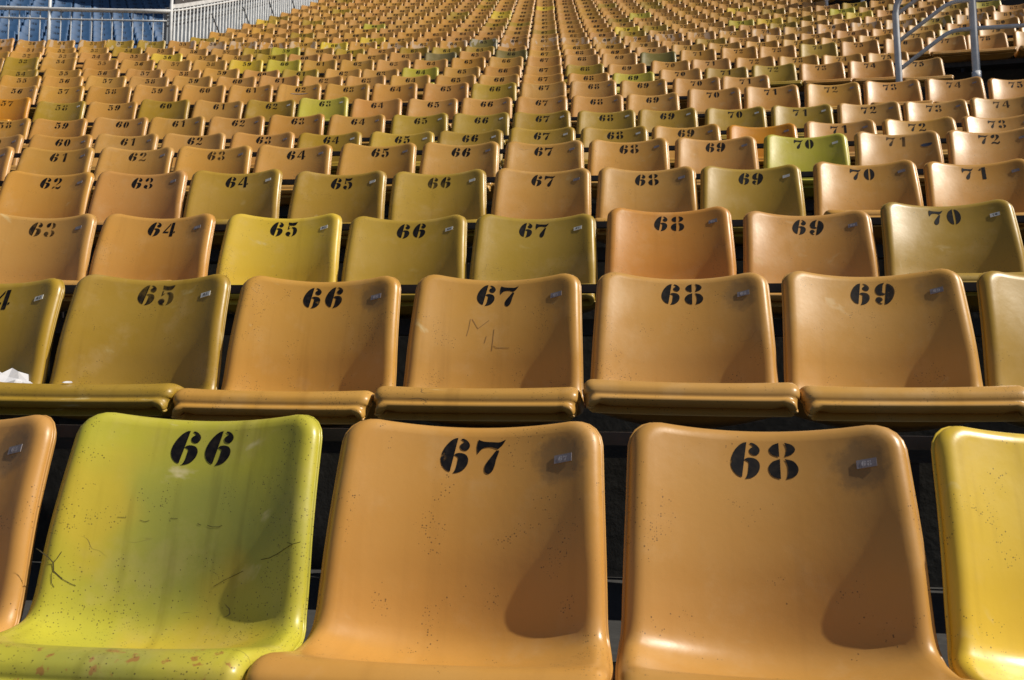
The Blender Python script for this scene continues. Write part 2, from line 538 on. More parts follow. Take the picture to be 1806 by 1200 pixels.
def surf(t, x):
    """front surface of the shell; t along the profile from the top of the back, x sideways"""
    y, z, W, A = prof(t)
    e = 1e-3
    y2, z2, _, _ = prof(np.minimum(t + e, T_END))
    y1, z1, _, _ = prof(np.maximum(t - e, 0))
    ty, tz = y2 - y1, z2 - z1
    L = np.hypot(ty, tz)
    ty, tz = ty / L, tz / L
 # towards the sitter; the direction is averaged so that the crease does not fold the sides
    w = 0.05
    ya, za, _, _ = prof(np.maximum(t - w, 0))
    yb, zb, _, _ = prof(np.minimum(t + w, T_END))
    sy, sz = yb - ya, zb - za
    sl = np.hypot(sy, sz)
    ny, nz = sz / sl, -sy / sl
    ny, nz = -np.abs(ny) * np.sign(1), np.where(nz > 0, nz, np.abs(nz) * 0)
    u = np.abs(x) / W
    d = A * (0.95 * u ** 2.0 + 0.05 * u ** 5)
    # crown: the middle of the top edge dips a little
    d2 = 0.004 * u ** 2 * np.clip(1 - t / 0.1, 0, 1)
    return np.stack([x, y + ny * d, z + nz * d + d2], -1)


def surf_n(t, x):
    e = 1.5e-3
    a = surf(np.clip(t + e, 0, T_END), x) - surf(np.clip(t - e, 0, T_END), x)
    b = surf(t, x + e) - surf(t, x - e)
    n = np.cross(b, -a)
    n /= np.linalg.norm(n, axis=-1, keepdims=True)
    n = np.where((n[..., 2:3] * 1.0 - n[..., 1:2]) < 0, -n, n)
    return n


RIM = [(.0075, .0012), (.0140, .0042), (.0188, .0090), (.0216, .0145), (.0225, .0195), (.0222, .0228), (.0200, .0238), (.0238, .0250),
       (.0252, .0268), (.0238, .0290), (.0200, .0300), (.0180, .0345), (.0110, .0398), (.0, .0418)]
RIM_LOW = [(.008, .002), (.0155, .009), (.0180, .018), (.0205, .026), (.0150, .034), (.0, .041)]


def shell_mesh(nu, nt, rim):
    k = max(3, nt // 8)
    th = np.linspace(0, math.pi / 2, k + 1)
    t0 = CORNER * (1 - np.cos(th))
    mid = np.linspace(CORNER, T_END - CORNER_F, nt)[1:-1]
    # more rows through the crease
    ts = np.concatenate([t0, mid, T_END - CORNER_F * (1 - np.linspace(0, 1, 18 if nt > 40 else (11 if nt > 20 else 6)))])
    _, _, W, _ = prof(ts)
    hw = W.copy()
    for i, t in enumerate(ts):
        dd, cr = (t, CORNER) if t < T_END / 2 else (T_END - t, CORNER_F)
        if dd < cr:
            hw[i] = W[i] - (cr - math.sqrt(max(0, cr ** 2 - (cr - dd) ** 2))) * (1 if cr == CORNER else .75)
    us = np.linspace(-1, 1, nu)
    us = np.sign(us) * np.abs(us) ** 0.85
    T, U = np.meshgrid(ts, us, indexing='ij')
    X = U * hw[:, None]
    P = surf(T, X)
    N = surf_n(T, X)
    nT, nU = T.shape
    V = [P.reshape(-1, 3)]
    VT = [T.reshape(-1)]
    F = []
    gid = lambda i, j: i * nU + j
    for i in range(nT - 1):
        for j in range(nU - 1):
            F.append((gid(i, j), gid(i + 1, j), gid(i + 1, j + 1), gid(i, j + 1)))
    # boundary loop
    loop = [(0, j) for j in range(nU)] + [(i, nU - 1) for i in range(1, nT)] + [(nT - 1, j) for j in range(nU - 2, -1, -1)] + [(i, 0) for i in range(nT - 2, 0, -1)]
    bp = np.array([P[i, j] for i, j in loop])
    bn = np.array([N[i, j] for i, j in loop])
    bt = np.array([T[i, j] for i, j in loop])
    tan = np.roll(bp, -1, 0) - np.roll(bp, 1, 0)
    tan /= np.linalg.norm(tan, axis=1, keepdims=True)
    out = np.cross(tan, bn)
    out /= np.linalg.norm(out, axis=1, keepdims=True)
    # outwards, away from the middle of the shell
    cen = surf(np.clip(bt, CORNER * 2, T_END - CORNER * 2), np.zeros(len(bt)))
    sgn = np.sign(((bp - cen) * out).sum(1))
    out *= np.sign(sgn.sum()) if abs(sgn.sum()) > len(sgn) * 0.5 else sgn[:, None]
    prev = [gid(i, j) for i, j in loop]
    base = nT * nU
    nb = len(loop)
    for (o_, d_) in rim:
        V.append(bp + out * o_ - bn * d_)
        VT.append(bt)
        cur = [base + q for q in range(nb)]
        for q in range(nb):
            q2 = (q + 1) % nb
            F.append((prev[q], prev[q2], cur[q2], cur[q]))
        prev = cur
        base += nb
    # back skin
    Bk = P - N * rim[-1][1]
    bid = {}
    for q, (i, j) in enumerate(loop):
        bid[(i, j)] = prev[q]
    extra, et = [], []
    for i in range(nT):
        for j in range(nU):
            if (i, j) not in bid:
                bid[(i, j)] = base + len(extra)
                extra.append(Bk[i, j])
                et.append(T[i, j])
    if extra:
        V.append(np.array(extra))
        VT.append(np.array(et))
    for i in range(nT - 1):
        for j in range(nU - 1):
            F.append((bid[(i, j)], bid[(i, j + 1)], bid[(i + 1, j + 1)], bid[(i + 1, j)]))
    return np.concatenate(V), np.concatenate(VT), F


def make_shell_parts(nu, nt, rim, prefix):
    V, VT, F = shell_mesh(nu, nt, rim)
    me = bpy.data.meshes.new('whole')
    me.from_pydata(V.tolist(), [], F)
    bm = bmesh.new()
    bm.from_mesh(me)
    bmesh.ops.recalc_face_normals(bm, faces=bm.faces)
    bm.to_mesh(me)
    bm.free()
    me.update()
    fn = np.zeros(len(V) * 3)
    me.vertex_normals.foreach_get('vector', fn)
    fn = fn.reshape(-1, 3)
    faces = [tuple(p.vertices) for p in me.polygons]
    res = []
    for name, test in (('backrest', lambda t: t < CREASE_T), ('seat_pan', lambda t: t >= CREASE_T)):
        fs = [f for f in faces if test(np.mean([VT[i] for i in f]))]
        used = sorted(set(i for f in fs for i in f))
        mp = {a: b for b, a in enumerate(used)}
        m2 = bpy.data.meshes.new(prefix + name)
        m2.from_pydata(V[used].tolist(), [], [tuple(mp[i] for i in f) for f in fs])
        m2.polygons.foreach_set('use_smooth', [True] * len(m2.polygons))
        m2.update()
        m2.normals_split_custom_set_from_vertices(fn[used].tolist())
        res.append(m2)
    return res, V, faces


(ME_BACK, ME_PAN), _, _ = make_shell_parts(27, 44, RIM, 'near_')
(ME_BACK2, ME_PAN2), _, _ = make_shell_parts(17, 24, RIM, 'mid_')
(ME_BACK3, ME_PAN3), LOW_V, LOW_F = make_shell_parts(9, 13, RIM_LOW, 'far_')
for me in (ME_BACK, ME_PAN, ME_BACK2, ME_PAN2, ME_BACK3, ME_PAN3):
    me.materials.append(M_SEAT)

# ------------------------------------------------------------------ stencil digits (unit height)
c_ = True
GLYPH = {
 '6': [[(545,262,1),(480,275),(400,330),(320,430),(260,560),(238,680),(255,780),(300,860),(360,915),(430,942,1),(405,900),(410,830),(440,700),(460,600),(480,440),(495,340),(530,300)],
       [(600,285,1),(640,270),(710,300),(765,360),(780,420),(750,490),(690,515),(620,490),(590,430),(610,380),(665,345),(640,310)],
       [(490,605,1),(530,570),(620,560),(710,590),(760,660),(765,740),(740,820),(680,900),(590,950),(490,970,1),(530,900),(550,830),(565,720),(570,660),(545,635)]],
}


def norm6(poly):
    return [((p[0] - 235) / 710, (970 - p[1]) / 710) + ((1,) if len(p) > 2 else ()) for p in poly]


GLYPH['6'] = [norm6(p) for p in GLYPH['6']]
GLYPH['9'] = [[(0.77 - p[0], 1.0 - p[1]) + tuple(p[2:]) for p in poly] for poly in GLYPH['6']]


def nrm(poly, x0, y1, h):
    return [((p[0] - x0) / h, (y1 - p[1]) / h) + ((1,) if len(p) > 2 else ()) for p in poly]


GLYPH['7'] = [nrm([(826,182,1),(850,190),(890,193),(918,194),(944,183,1),(930,208),(912,224,1),(880,215),(850,219),(834,234),(825,247,1),(821,215)], 821, 333, 157),
              nrm([(904,231,1),(917,233),(907,268),(901,300),(891,324),(875,333),(861,322),(860,300),(872,276),(891,250)], 821, 333, 157)]
GLYPH['8'] = [nrm([(783,190,1),(757,200),(742,220),(752,242),(783,253,1),(778,235),(774,218),(778,202)], 735, 352, 164),
              nrm([(806,189,1),(836,199),(850,219),(838,240),(806,252,1),(812,235),(815,218),(812,202)], 735, 352, 164),
              nrm([(785,262,1),(752,275),(735,305),(749,338),(783,351,1),(776,330),(775,300),(778,280)], 735, 352, 164),
              nrm([(804,262,1),(840,273),(858,305),(844,338),(806,352,1),(814,330),(816,300),(812,280)], 735, 352, 164)]
GLYPH['0'] = [[(.31,1,1),(.14,.90),(.03,.70),(0,.5),(.03,.30),(.14,.10),(.31,0,1),(.275,.2),(.27,.5),(.275,.8)],
              [(.40,1,1),(.57,.90),(.68,.70),(.71,.5),(.68,.30),(.57,.10),(.40,0,1),(.435,.2),(.44,.5),(.435,.8)]]
GLYPH['1'] = [[(.26,1,1),(.50,1,1),(.50,0,1),(.25,0,1)], [(.02,.78,1),(.12,.86),(.20,.98,1),(.20,.74,1)]]
GLYPH['2'] = [[(.34,.99,1),(.16,.95),(.05,.83),(.05,.70),(.15,.62),(.27,.66),(.32,.77),(.27,.88)],
              [(.42,.99,1),(.60,.92),(.68,.76),(.61,.58),(.45,.44),(.24,.26,1),(.36,.46),(.45,.62),(.47,.80)],
              [(.02,.0,1),(.06,.16),(.18,.24),(.34,.20),(.52,.14),(.68,.30,1),(.69,.12),(.60,.0),(.46,-.01),(.28,.07),(.14,.05)]]
GLYPH['3'] = [[(.32,.99,1),(.16,.95),(.06,.84),(.08,.70),(.18,.65),(.28,.71),(.31,.82),(.27,.90)],
              [(.41,.99,1),(.58,.92),(.66,.77),(.59,.61),(.41,.54,1),(.46,.66),(.47,.80)],
              [(.40,.47,1),(.60,.41),(.70,.24),(.62,.07),(.42,0,1),(.48,.13),(.48,.34)],
              [(.33,.0,1),(.13,.04),(.01,.18),(.06,.32),(.18,.36),(.29,.29),(.31,.17),(.26,.09)]]
GLYPH['4'] = [[(.40,.97,1),(.40,.80,1),(.13,.36,1),(.36,.36,1),(.36,.25,1),(0,.25,1),(0,.33,1)],
              [(.47,.98,1),(.66,1.0,1),(.66,.0,1),(.45,.0,1),(.45,.6,1)], [(.69,.36,1),(.78,.36,1),(.78,.25,1),(.69,.25,1)]]
GLYPH['5'] = [[(.10,1,1),(.28,.96),(.46,.97),(.64,1,1),(.60,.86),(.50,.77),(.30,.76),(.11,.80,1)],
              [(.10,.74,1),(.17,.73,1),(.16,.56),(.21,.60),(.26,.63,1),(.20,.54),(.09,.46,1)],
              [(.30,.63,1),(.47,.66),(.63,.55),(.68,.34),(.60,.12),(.38,0,1),(.44,.16),(.45,.36),(.42,.52)],
              [(.31,.0,1),(.12,.04),(.0,.18),(.04,.30),(.16,.34),(.27,.27),(.29,.16),(.24,.08)]]


def outline(poly, n=5):
    m = len(poly)
    out = []
    for i in range(m):
        p0, p1, p2, p3 = poly[i - 1], poly[i], poly[(i + 1) % m], poly[(i + 2) % m]
        if len(p1) > 2 and len(p2) > 2:
            out.append((p1[0], p1[1]))
            continue
        a = p1 if len(p1) > 2 else p0
        b = p2 if len(p2) > 2 else p3
        for k in range(n):
            t = k / n
            q = []
            for d in (0, 1):
                m1 = (p2[d] - a[d]) * (0.5 if a is p0 else 0.7)
                m2 = (b[d] - p1[d]) * (0.5 if b is p3 else 0.7)
                h00, h10, h01, h11 = 2 * t**3 - 3 * t**2 + 1, t**3 - 2 * t**2 + t, -2 * t**3 + 3 * t**2, t**3 - t**2
                q.append(h00 * p1[d] + h10 * m1 + h01 * p2[d] + h11 * m2)
            out.append(tuple(q))
    return out


def number_bm(text, height, n, step):
    """flat bmesh of the digits, centred, in metres (x right, y up)"""
    bm = bmesh.new()
    adv = 0.965
    wid = {'1': .52, '0': .71}
    x0 = -(adv * (len(text) - 1) + 0.74) / 2
    for i, ch in enumerate(text):
        for poly in GLYPH[ch]:
            vs = []
            sh = 0.10 if ch == '1' else 0.0
            for (x, y) in outline(poly, n):
                vs.append(bm.verts.new(((x0 + adv * i + x + sh) * height, (y - 0.5) * height, 0)))
            try:
                bm.faces.new(vs)
            except ValueError:
                pass
    bmesh.ops.triangulate(bm, faces=bm.faces[:], ngon_method='EAR_CLIP')
    if step:
        for ax in (0, 1):
            for q in np.arange(-0.09, 0.0901, step):
                no = (1, 0, 0) if ax == 0 else (0, 1, 0)
                co = (q, 0, 0) if ax == 0 else (0, q, 0)
                bmesh.ops.bisect_plane(bm, geom=bm.verts[:] + bm.edges[:] + bm.faces[:], plane_co=co, plane_no=no, dist=1e-6)
    return bm


def drape(bm, cx, ct, lift):
    """lay a flat bmesh onto the front of the seat back"""
    bm.verts.ensure_lookup_table()
    if not bm.verts:
        return
    xs = np.array([v.co.x + cx for v in bm.verts])
    ts = np.array([ct - v.co.y for v in bm.verts])
    hs = np.array([v.co.z for v in bm.verts])
    P = surf(ts, xs) + surf_n(ts, xs) * (lift + hs)[:, None]
    for v, p in zip(bm.verts, P):
        v.co = p
    for f in bm.faces:
        f.smooth = True
    bmesh.ops.recalc_face_normals(bm, faces=bm.faces[:])


_num = {}


def number_mesh(n, fine, dx=0.0, tilt=0.0, dt=0.0):
    key = (n, fine, dx, tilt, dt)
    if key not in _num:
        bm = number_bm(str(n), 0.063, 5 if fine else 2, 0.012 if fine else 0)
        bmesh.ops.rotate(bm, verts=bm.verts, cent=(0, 0, 0), matrix=Matrix.Rotation(tilt, 3, 'Z'))
        drape(bm, dx, NUM_T + dt, 0.0009 if fine else 0.0016)
        for f in bm.faces:
            if f.normal.y > 0:
                f.normal_flip()
        me = bpy.data.meshes.new('painted_number')
        bm.to_mesh(me)
        bm.free()
        me.materials.append(M_PAINT)
        _num[key] = me
    return _num[key]


_tag = {}
TAG_X, TAG_T = 0.156, NUM_T + 0.012


def tag_meshes(n, white):
    key = (n, white)
    if key not in _tag:
        bm = bmesh.new()
        g = 6
        hw, hh = 0.0145, 0.0068
        rows = []
        for z, sc in ((0.0, 1.0), (0.0012, 1.0)):
            grid = [[bm.verts.new((-hw + 2 * hw * i / g, -hh + 2 * hh * j / 2 + 0.0022 * (i / g - .5), z)) for j in range(3)] for i in range(g + 1)]
            rows.append(grid)
        for i in range(g):
            for j in range(2):
                bm.faces.new((rows[1][i][j], rows[1][i + 1][j], rows[1][i + 1][j + 1], rows[1][i][j + 1]))
            for j in (0, 2):
                bm.faces.new((rows[0][i][j], rows[0][i + 1][j], rows[1][i + 1][j], rows[1][i][j]))
        for i in (0, g):
            for j in range(2):
                bm.faces.new((rows[0][i][j], rows[0][i][j + 1], rows[1][i][j + 1], rows[1][i][j]))
        drape(bm, TAG_X, TAG_T, 0.0006)
        for f in bm.faces:
            f.smooth = False
        me = bpy.data.meshes.new('number_tag')
        bm.to_mesh(me)
        bm.free()
        me.materials.append(M_TAGW if white else M_TAG)
        b2 = number_bm(str(n), 0.0086, 3, 0)
        drape(b2, TAG_X, TAG_T, 0.0023)
        m2 = bpy.data.meshes.new('tag_lettering')
        b2.to_mesh(m2)
        b2.free()
        m2.materials.append(M_TAGINK_D if white else M_TAGINK_L)
        _tag[key] = (me, m2)
    return _tag[key]


# ------------------------------------------------------------------ seat colours
COLOUR = {
    'tan': (0.53, 0.278, 0.060), 'lime yellow': (0.50, 0.465, 0.045), 'olive': (0.39, 0.250, 0.027), 'yellow': (0.66, 0.465, 0.045), 'yellow-green': (0.48, 0.415, 0.045),
    'orange': (0.56, 0.245, 0.010), 'reddish tan': (0.53, 0.230, 0.040), 'dark olive': (0.19, 0.155, 0.045), 'yellowish olive': (0.45, 0.30, 0.025),
    'blue': (0.014, 0.075, 0.235)}
KIND = {
    (0, 66): 'lime yellow', (0, 69): 'yellow', (1, 64): 'olive', (1, 65): 'olive', (1, 70): 'olive',
    (2, 65): 'yellow', (2, 66): 'olive', (2, 67): 'olive', (2, 68): 'reddish tan', (2, 70): 'olive',
    (3, 64): 'olive', (3, 65): 'olive', (3, 66): 'olive', (3, 69): 'olive', (4, 70): 'yellow-green',
    (5, 64): 'olive', (5, 65): 'yellowish olive', (5, 66): 'olive', (5, 67): 'olive', (5, 68): 'olive', (5, 70): 'orange',
    (6, 65): 'olive', (6, 66): 'olive', (6, 67): 'olive', (6, 68): 'olive', (6, 69): 'olive', (6, 70): 'olive', (6, 71): 'olive',
    (7, 57): 'orange', (7, 58): 'olive', (7, 60): 'olive', (7, 62): 'olive', (7, 63): 'yellow-green', (8, 66): 'olive',
    (9, 69): 'yellow-green', (9, 71): 'olive', (9, 72): 'olive', (10, 54): 'olive', (10, 61): 'olive', (10, 64): 'yellow-green', (10, 68): 'olive',
    (11, 53): 'olive', (11, 59): 'yellow', (11, 60): 'yellow-green', (11, 70): 'dark olive', (11, 74): 'olive',
    (12, 56): 'yellow', (12, 59): 'olive', (12, 64): 'dark olive', (12, 66): 'dark olive', (13, 54): 'olive', (13, 58): 'olive', (13, 59): 'yellow-green',
    (13, 61): 'yellowish olive', (13, 63): 'olive', (13, 64): 'olive', (13, 65): 'olive', (14, 53): 'olive', (14, 54): 'olive', (14, 60): 'yellow', (14, 65): 'dark olive',
    (12, 78): 'olive', (15, 61): 'yellow', (15, 55): 'olive', (16, 82): 'yellow-green', (17, 78): 'yellow-green', (18, 79): 'olive', (15, 70): 'olive',
    (15, 75): 'olive', (16, 74): 'yellow-green', (16, 75): 'yellow', (16, 76): 'olive', (18, 60): 'yellow-green', (19, 71): 'yellow-green', (21, 63): 'olive', (13, 72): 'olive', (14, 79): 'olive'}
NO_NUMBER = {(5, 70), (11, 70), (12, 64)}
PLAIN_TAN = {0, 1, 2, 3, 4}
ORD = ['front', 'second', 'third', 'fourth', 'fifth', 'sixth', 'seventh', 'eighth', 'ninth', 'tenth', 'eleventh', 'twelfth', 'thirteenth',
       'fourteenth', 'fifteenth', 'sixteenth', 'seventeenth', 'eighteenth']


def seat_kind(r, n):
    if (r, n) in KIND:
        return KIND[(r, n)]
    if r <= 14:
        return 'tan'
    rg = random.Random(r * 211 + n * 17)
    q = rg.random()
    return 'tan' if q < 0.88 else ('olive' if q < 0.97 else 'yellow')


def seat_colour(kind, r, n):
    rg = random.Random(r * 977 + n * 31 + 5)
    b = COLOUR[kind]
    g = 1 + rg.uniform(-0.08, 0.06)
    h = rg.uniform(-0.03, 0.04) if r < 3 else rg.uniform(-0.05, 0.05)
    return (b[0] * g, b[1] * g * (1 + h), b[2] * g * (1 + rg.uniform(-0.2, 0.25)), 1.0)


def seat_exists(r, n):
    if r >= 15 and (n - 67) * PW < SL15 + 0.20:
        return False
    if r == 8 and n > 71:
        return False
    if r in (9, 10) and n > 75:
        return False
    if r in (19, 20, 21) and n > 78:
        return False
    if r >= 15 and n > 82:
        return False
    return True


def seat_place(r, n):
    jx, jz = JIT.get(r, {}).get(n, (0, 0))
    rg = random.Random(r * 131 + n)
    if not (jx or jz) and r > 0:
        jx, jz = rg.uniform(-8, 8), rg.uniform(-9, 9)
    s = (n - 67) * PW + jx / 1000
    p = row_pt(r, s, 0.0, jz / 1000)
    return p, arc(s)[2] + R(rg.uniform(-0.8, 0.8))


# which seats the photograph shows
cand = []
for r in range(len(ROWS)):
    for n in range(38, 92):
        if not seat_exists(r, n):
            continue
        p, a = seat_place(r, n)
        u, v, d = project(p + Vector((0, 0, NUM_Z)))
        half = 0.25 * F_PX / d if d > 0.1 else 0
        inside = -half < u < 1806 + half and v > -0.07 * F_PX / max(d, .1) and d > 0.3
        cand.append((d, r, n, inside, u))
seen = sorted(c for c in cand if c[3])
single = {(r, n) for d, r, n, i, u in seen[:300]}
print('seats in view', len(seen), 'single', len(single), 'last row', max(r for r, n in single))

# wear of the single seats
WEAR = {(0, 66): 1.6, (0, 69): 0.95, (0, 65): 0.6, (1, 66): 0.75, (1, 67): 0.8, (2, 65): 0.9, (0, 67): 0.42, (0, 68): 0.38, (1, 65): 0.8}


def place_seat(r, n):
    p, a = seat_place(r, n)
    kind = seat_kind(r, n)
    col = seat_colour(kind, r, n)
    root = empty('stadium_seat', p, a)
    row = 'front row' if r == 0 else ORD[r] + ' row from the front'
    if (r, n) in NO_NUMBER:
        lab = f'{kind} plastic stadium seat without a number beside seat {n - 1}, {row}'
    else:
        lab = f'{kind} plastic stadium seat stencilled {n}, {row}'
    if (r, n) == (0, 66):
        lab = 'scratched and cracked yellow-green plastic seat stencilled 66, front row'
    if (r, n) == (1, 64):
        lab = 'olive plastic seat with crumpled tissue on it, second row from the front'
    tag(root, lab, 'stadium seat', 'numbered stadium seats')
    rg = random.Random(r * 57 + n * 3)
    root.rotation_euler = (R(rg.gauss(0, .7)) if r else 0, R(rg.gauss(0, .45)) if r else 0, a)
    props = {'seed': rg.uniform(0, 40), 'wear': WEAR.get((r, n), rg.uniform(0.25, 0.55)),
             'smudge': (0.85 if r == 0 else rg.uniform(.25, .8) if r == 1 else 0.5 if r <= 3 and rg.random() < 0.4 else rg.uniform(0, .3)) if kind in ('tan',) else 0.0,
             'pale_streak': 1.0 if r == 14 else (0.5 if r == 18 else 0.0)}
    mb, mp = (ME_BACK, ME_PAN) if r < 5 else (ME_BACK2, ME_PAN2)
    for nm, me in (('backrest', mb), ('seat_pan', mp)):
        o = bpy.data.objects.new(nm, me)
        COL.objects.link(o)
        o.parent = root
        o.color = col
        for k, val in props.items():
            o[k] = val
    if (r, n) not in NO_NUMBER:
        var = (rg.uniform(-.008, .008), R(rg.gauss(0, 1.6)), rg.uniform(-.003, .004)) if 0 < r < 9 else ()
        o = bpy.data.objects.new('painted_number', number_mesh(n, r < 9, *var))
        COL.objects.link(o)
        o.parent = root
        o['seed'] = props['seed']
        o['fade'] = rg.choice((0, 0, 0, .08, .15, .3, .45)) if r else 0.0
    if (r, n) != (0, 66) and r < 9 and (r < 3 or rg.random() > .12):
        white = kind not in ('tan', 'reddish tan', 'orange')
        m1, m2 = tag_meshes(n, white)
        o = bpy.data.objects.new('number_tag', m1)
        COL.objects.link(o)
        o.parent = root
        if r < 3:
            l = bpy.data.objects.new('tag_lettering', m2)
            COL.objects.link(l)
            l.parent = o
    return root


SEATS = {}
for d, r, n, inside, u in seen[:300]:
    SEATS[(r, n)] = place_seat(r, n)


def decal(name, key, polys, mat, lift=0.0008, seed=0.0):
    bm = bmesh.new()
    for pl in polys:
        vs = [bm.verts.new((x, y, 0)) for x, y in pl]
        bm.faces.new(vs)
    bmesh.ops.triangulate(bm, faces=bm.faces[:])
    drape(bm, 0.0, NUM_T, lift)
    me = bpy.data.meshes.new(name)
    bm.to_mesh(me)
    bm.free()
    me.materials.append(mat)
    o = bpy.data.objects.new(name, me)
    COL.objects.link(o)
    o.parent = SEATS[key]
    o['seed'] = seed
    return o


def strip(pts, w):
    out = []
    for (a, b) in zip(pts[:-1], pts[1:]):
        dx, dy = b[0] - a[0], b[1] - a[1]
        L = math.hypot(dx, dy)
        k = max(1, int(L / .008))
        for i in range(k):
            p = (a[0] + dx * i / k, a[1] + dy * i / k)
            q = (a[0] + dx * (i + 1) / k, a[1] + dy * (i + 1) / k)
            nx, ny = -dy / L * w / 2, dx / L * w / 2
            out.append([(p[0] - nx, p[1] - ny), (q[0] - nx, q[1] - ny), (q[0] + nx, q[1] + ny), (p[0] + nx, p[1] + ny)])
    return out


M_SCRATCH = plain('scratched_line', (0.30, 0.165, 0.048), 0.7)
M_BLUEMARK = plain('blue_pen_mark', (0.05, 0.06, 0.10), 0.6)
M_PALEMARK = plain('pale_scuff', (0.42, 0.45, 0.52), 0.6)
sx = lambda x, y: ((x - 643) / 2982, -(y - 200) / 2982 * 1.08)
ml = []
for pts in (((410, 530), (424, 470), (432, 395)), ((445, 395), (495, 468)), ((495, 468), (578, 400)), ((552, 580), (565, 525)), ((612, 640), (622, 470)), ((625, 600), (650, 615), (750, 617))):
    ml += strip([sx(*p) for p in pts], .0016)
decal('scratched_letters', (1, 67), ml, M_SCRATCH)
M_CRACK = plain('dirty_crack', (0.050, 0.038, 0.012), 0.8)
_p66, _a66 = seat_place(0, 66)
_T, _X = np.meshgrid(np.linspace(.01, T_END - .02, 260), np.linspace(-.225, .225, 200), indexing='ij')
_L = surf(_T, _X)
_W = _L @ np.array(Matrix.Rotation(_a66, 3, 'Z')).T + np.array(_p66)
_ci = np.array(cam.matrix_world.inverted())
_Cc = _W @ _ci[:3, :3].T + _ci[:3, 3]
_U, _V = 903 - F_PX * _Cc[..., 0] / _Cc[..., 2], 600 + F_PX * _Cc[..., 1] / _Cc[..., 2]


def cx66(x, y):
    k = np.argmin((_U - x / 2.4) ** 2 + (_V - 700 - y / 2.4) ** 2)
    return float(_X.flat[k]), NUM_T - float(_T.flat[k])


ck = []
for w, pts in ((.0022, ((165, 650), (205, 678), (222, 705), (230, 740), (265, 772))), (.0014, ((265, 772), (300, 790), (318, 803))),
               (.0014, ((222, 705), (242, 682), (262, 655))), (.0010, ((165, 650), (150, 640))), (.0012, ((222, 742), (215, 790), (232, 806))),
               (.0014, ((1275, 612), (1240, 625), (1205, 650), (1180, 664), (1140, 684), (1108, 692))), (.0012, ((905, 805), (950, 778), (1030, 740))),
               (.0010, ((1215, 615), (1240, 625), (1232, 640))), (.0010, ((500, 512), (535, 514))), (.0010, ((590, 522), (616, 528), (636, 522))),
               (.0010, ((720, 515), (754, 519))), (.0016, ((838, 540), (852, 545))), (.0014, ((880, 545), (900, 552), (925, 553), (942, 545)))):
    for a, b in zip(pts[:-1], pts[1:]):
        ck += strip([cx66(*a), cx66(*b)], w * .7)
decal('crack', (0, 66), ck, M_CRACK)
ell = lambda cx, cy, a, b: [[(cx + a * math.cos(t) * (1 + .15 * math.sin(3 * t)), cy + b * math.sin(t) * (1 + .2 * math.cos(2 * t))) for t in np.linspace(0, 2 * math.pi, 14, endpoint=False)]]
decal('pen_mark', (4, 71), ell(.150, -.040, .026, .012), M_BLUEMARK)
decal('scuff_mark', (8, 62), ell(-.002, -.055, .088, .0045), M_BLUEMARK)
decal('scuff_mark', (8, 62), ell(-.004, -.052, .080, .0022), M_PALEMARK, .0014)

# the rest: the far rows and a few just outside the picture, as one mass
rest = [(r, n) for d, r, n, i, u in cand if (r, n) not in single and d > 0.9 and -900 < u < 2700]


def build_rest(items):
    nv = len(LOW_V)
    lf = np.array(LOW_F)
    V, F, Cc, mi = [], [], [], []
    base = 0
    tri_f, tri_v = [], []
    for r, n in items:
        p, a = seat_place(r, n)
        ca, sa = math.cos(a), math.sin(a)
        M = np.array([[ca, -sa, 0], [sa, ca, 0], [0, 0, 1]])
        V.append(LOW_V @ M.T + np.array(p))
        F.extend((lf + base).tolist())
        base += nv
        col = seat_colour(seat_kind(r, n), r, n)
        Cc.append(np.tile(col, (nv, 1)))
        mi.extend([0] * len(lf))
        me = number_mesh(n, False)
        co = np.zeros(len(me.vertices) * 3)
        me.vertices.foreach_get('co', co)
        co = co.reshape(-1, 3)
        V.append((co + np.array([0, -0.002, 0])) @ M.T + np.array(p))
        fs = [[i + base for i in pl.vertices] for pl in me.polygons]
        F.extend(fs)
        mi.extend([1] * len(fs))
        Cc.append(np.zeros((len(co), 4)))
        base += len(co)
    V = np.concatenate(V)
    Cc = np.concatenate(Cc)
    me = bpy.data.meshes.new('far_stadium_seats')
    me.from_pydata(V.tolist(), [], F)
    me.materials.append(M_FAR)
    me.materials.append(M_PAINT)
    me.polygons.foreach_set('material_index', mi)
    me.polygons.foreach_set('use_smooth', [True] * len(F))
    at = me.color_attributes.new('seat_colour', 'FLOAT_COLOR', 'POINT')
    at.data.foreach_set('color', Cc.astype(np.float32).ravel())
    me.update()
    o = bpy.data.objects.new('far_stadium_seats', me)
    COL.objects.link(o)
    tag(o, 'mass of small tan and olive numbered seats filling the farthest upper rows', 'stadium seats', kind='stuff')
    return o


build_rest(rest)

# ------------------------------------------------------------------ steel frames under the rows
def row_bar(mb, r, s0, s1, y0, y1, z0, z1):
    rings = []
    k = max(2, int((s1 - s0) / 0.5))
    for s in np.linspace(s0, s1, k + 1):
        rings.append([row_pt(r, s, y0, z0), row_pt(r, s, y1, z0), row_pt(r, s, y1, z1), row_pt(r, s, y0, z1)])
    mb.sweep(rings)


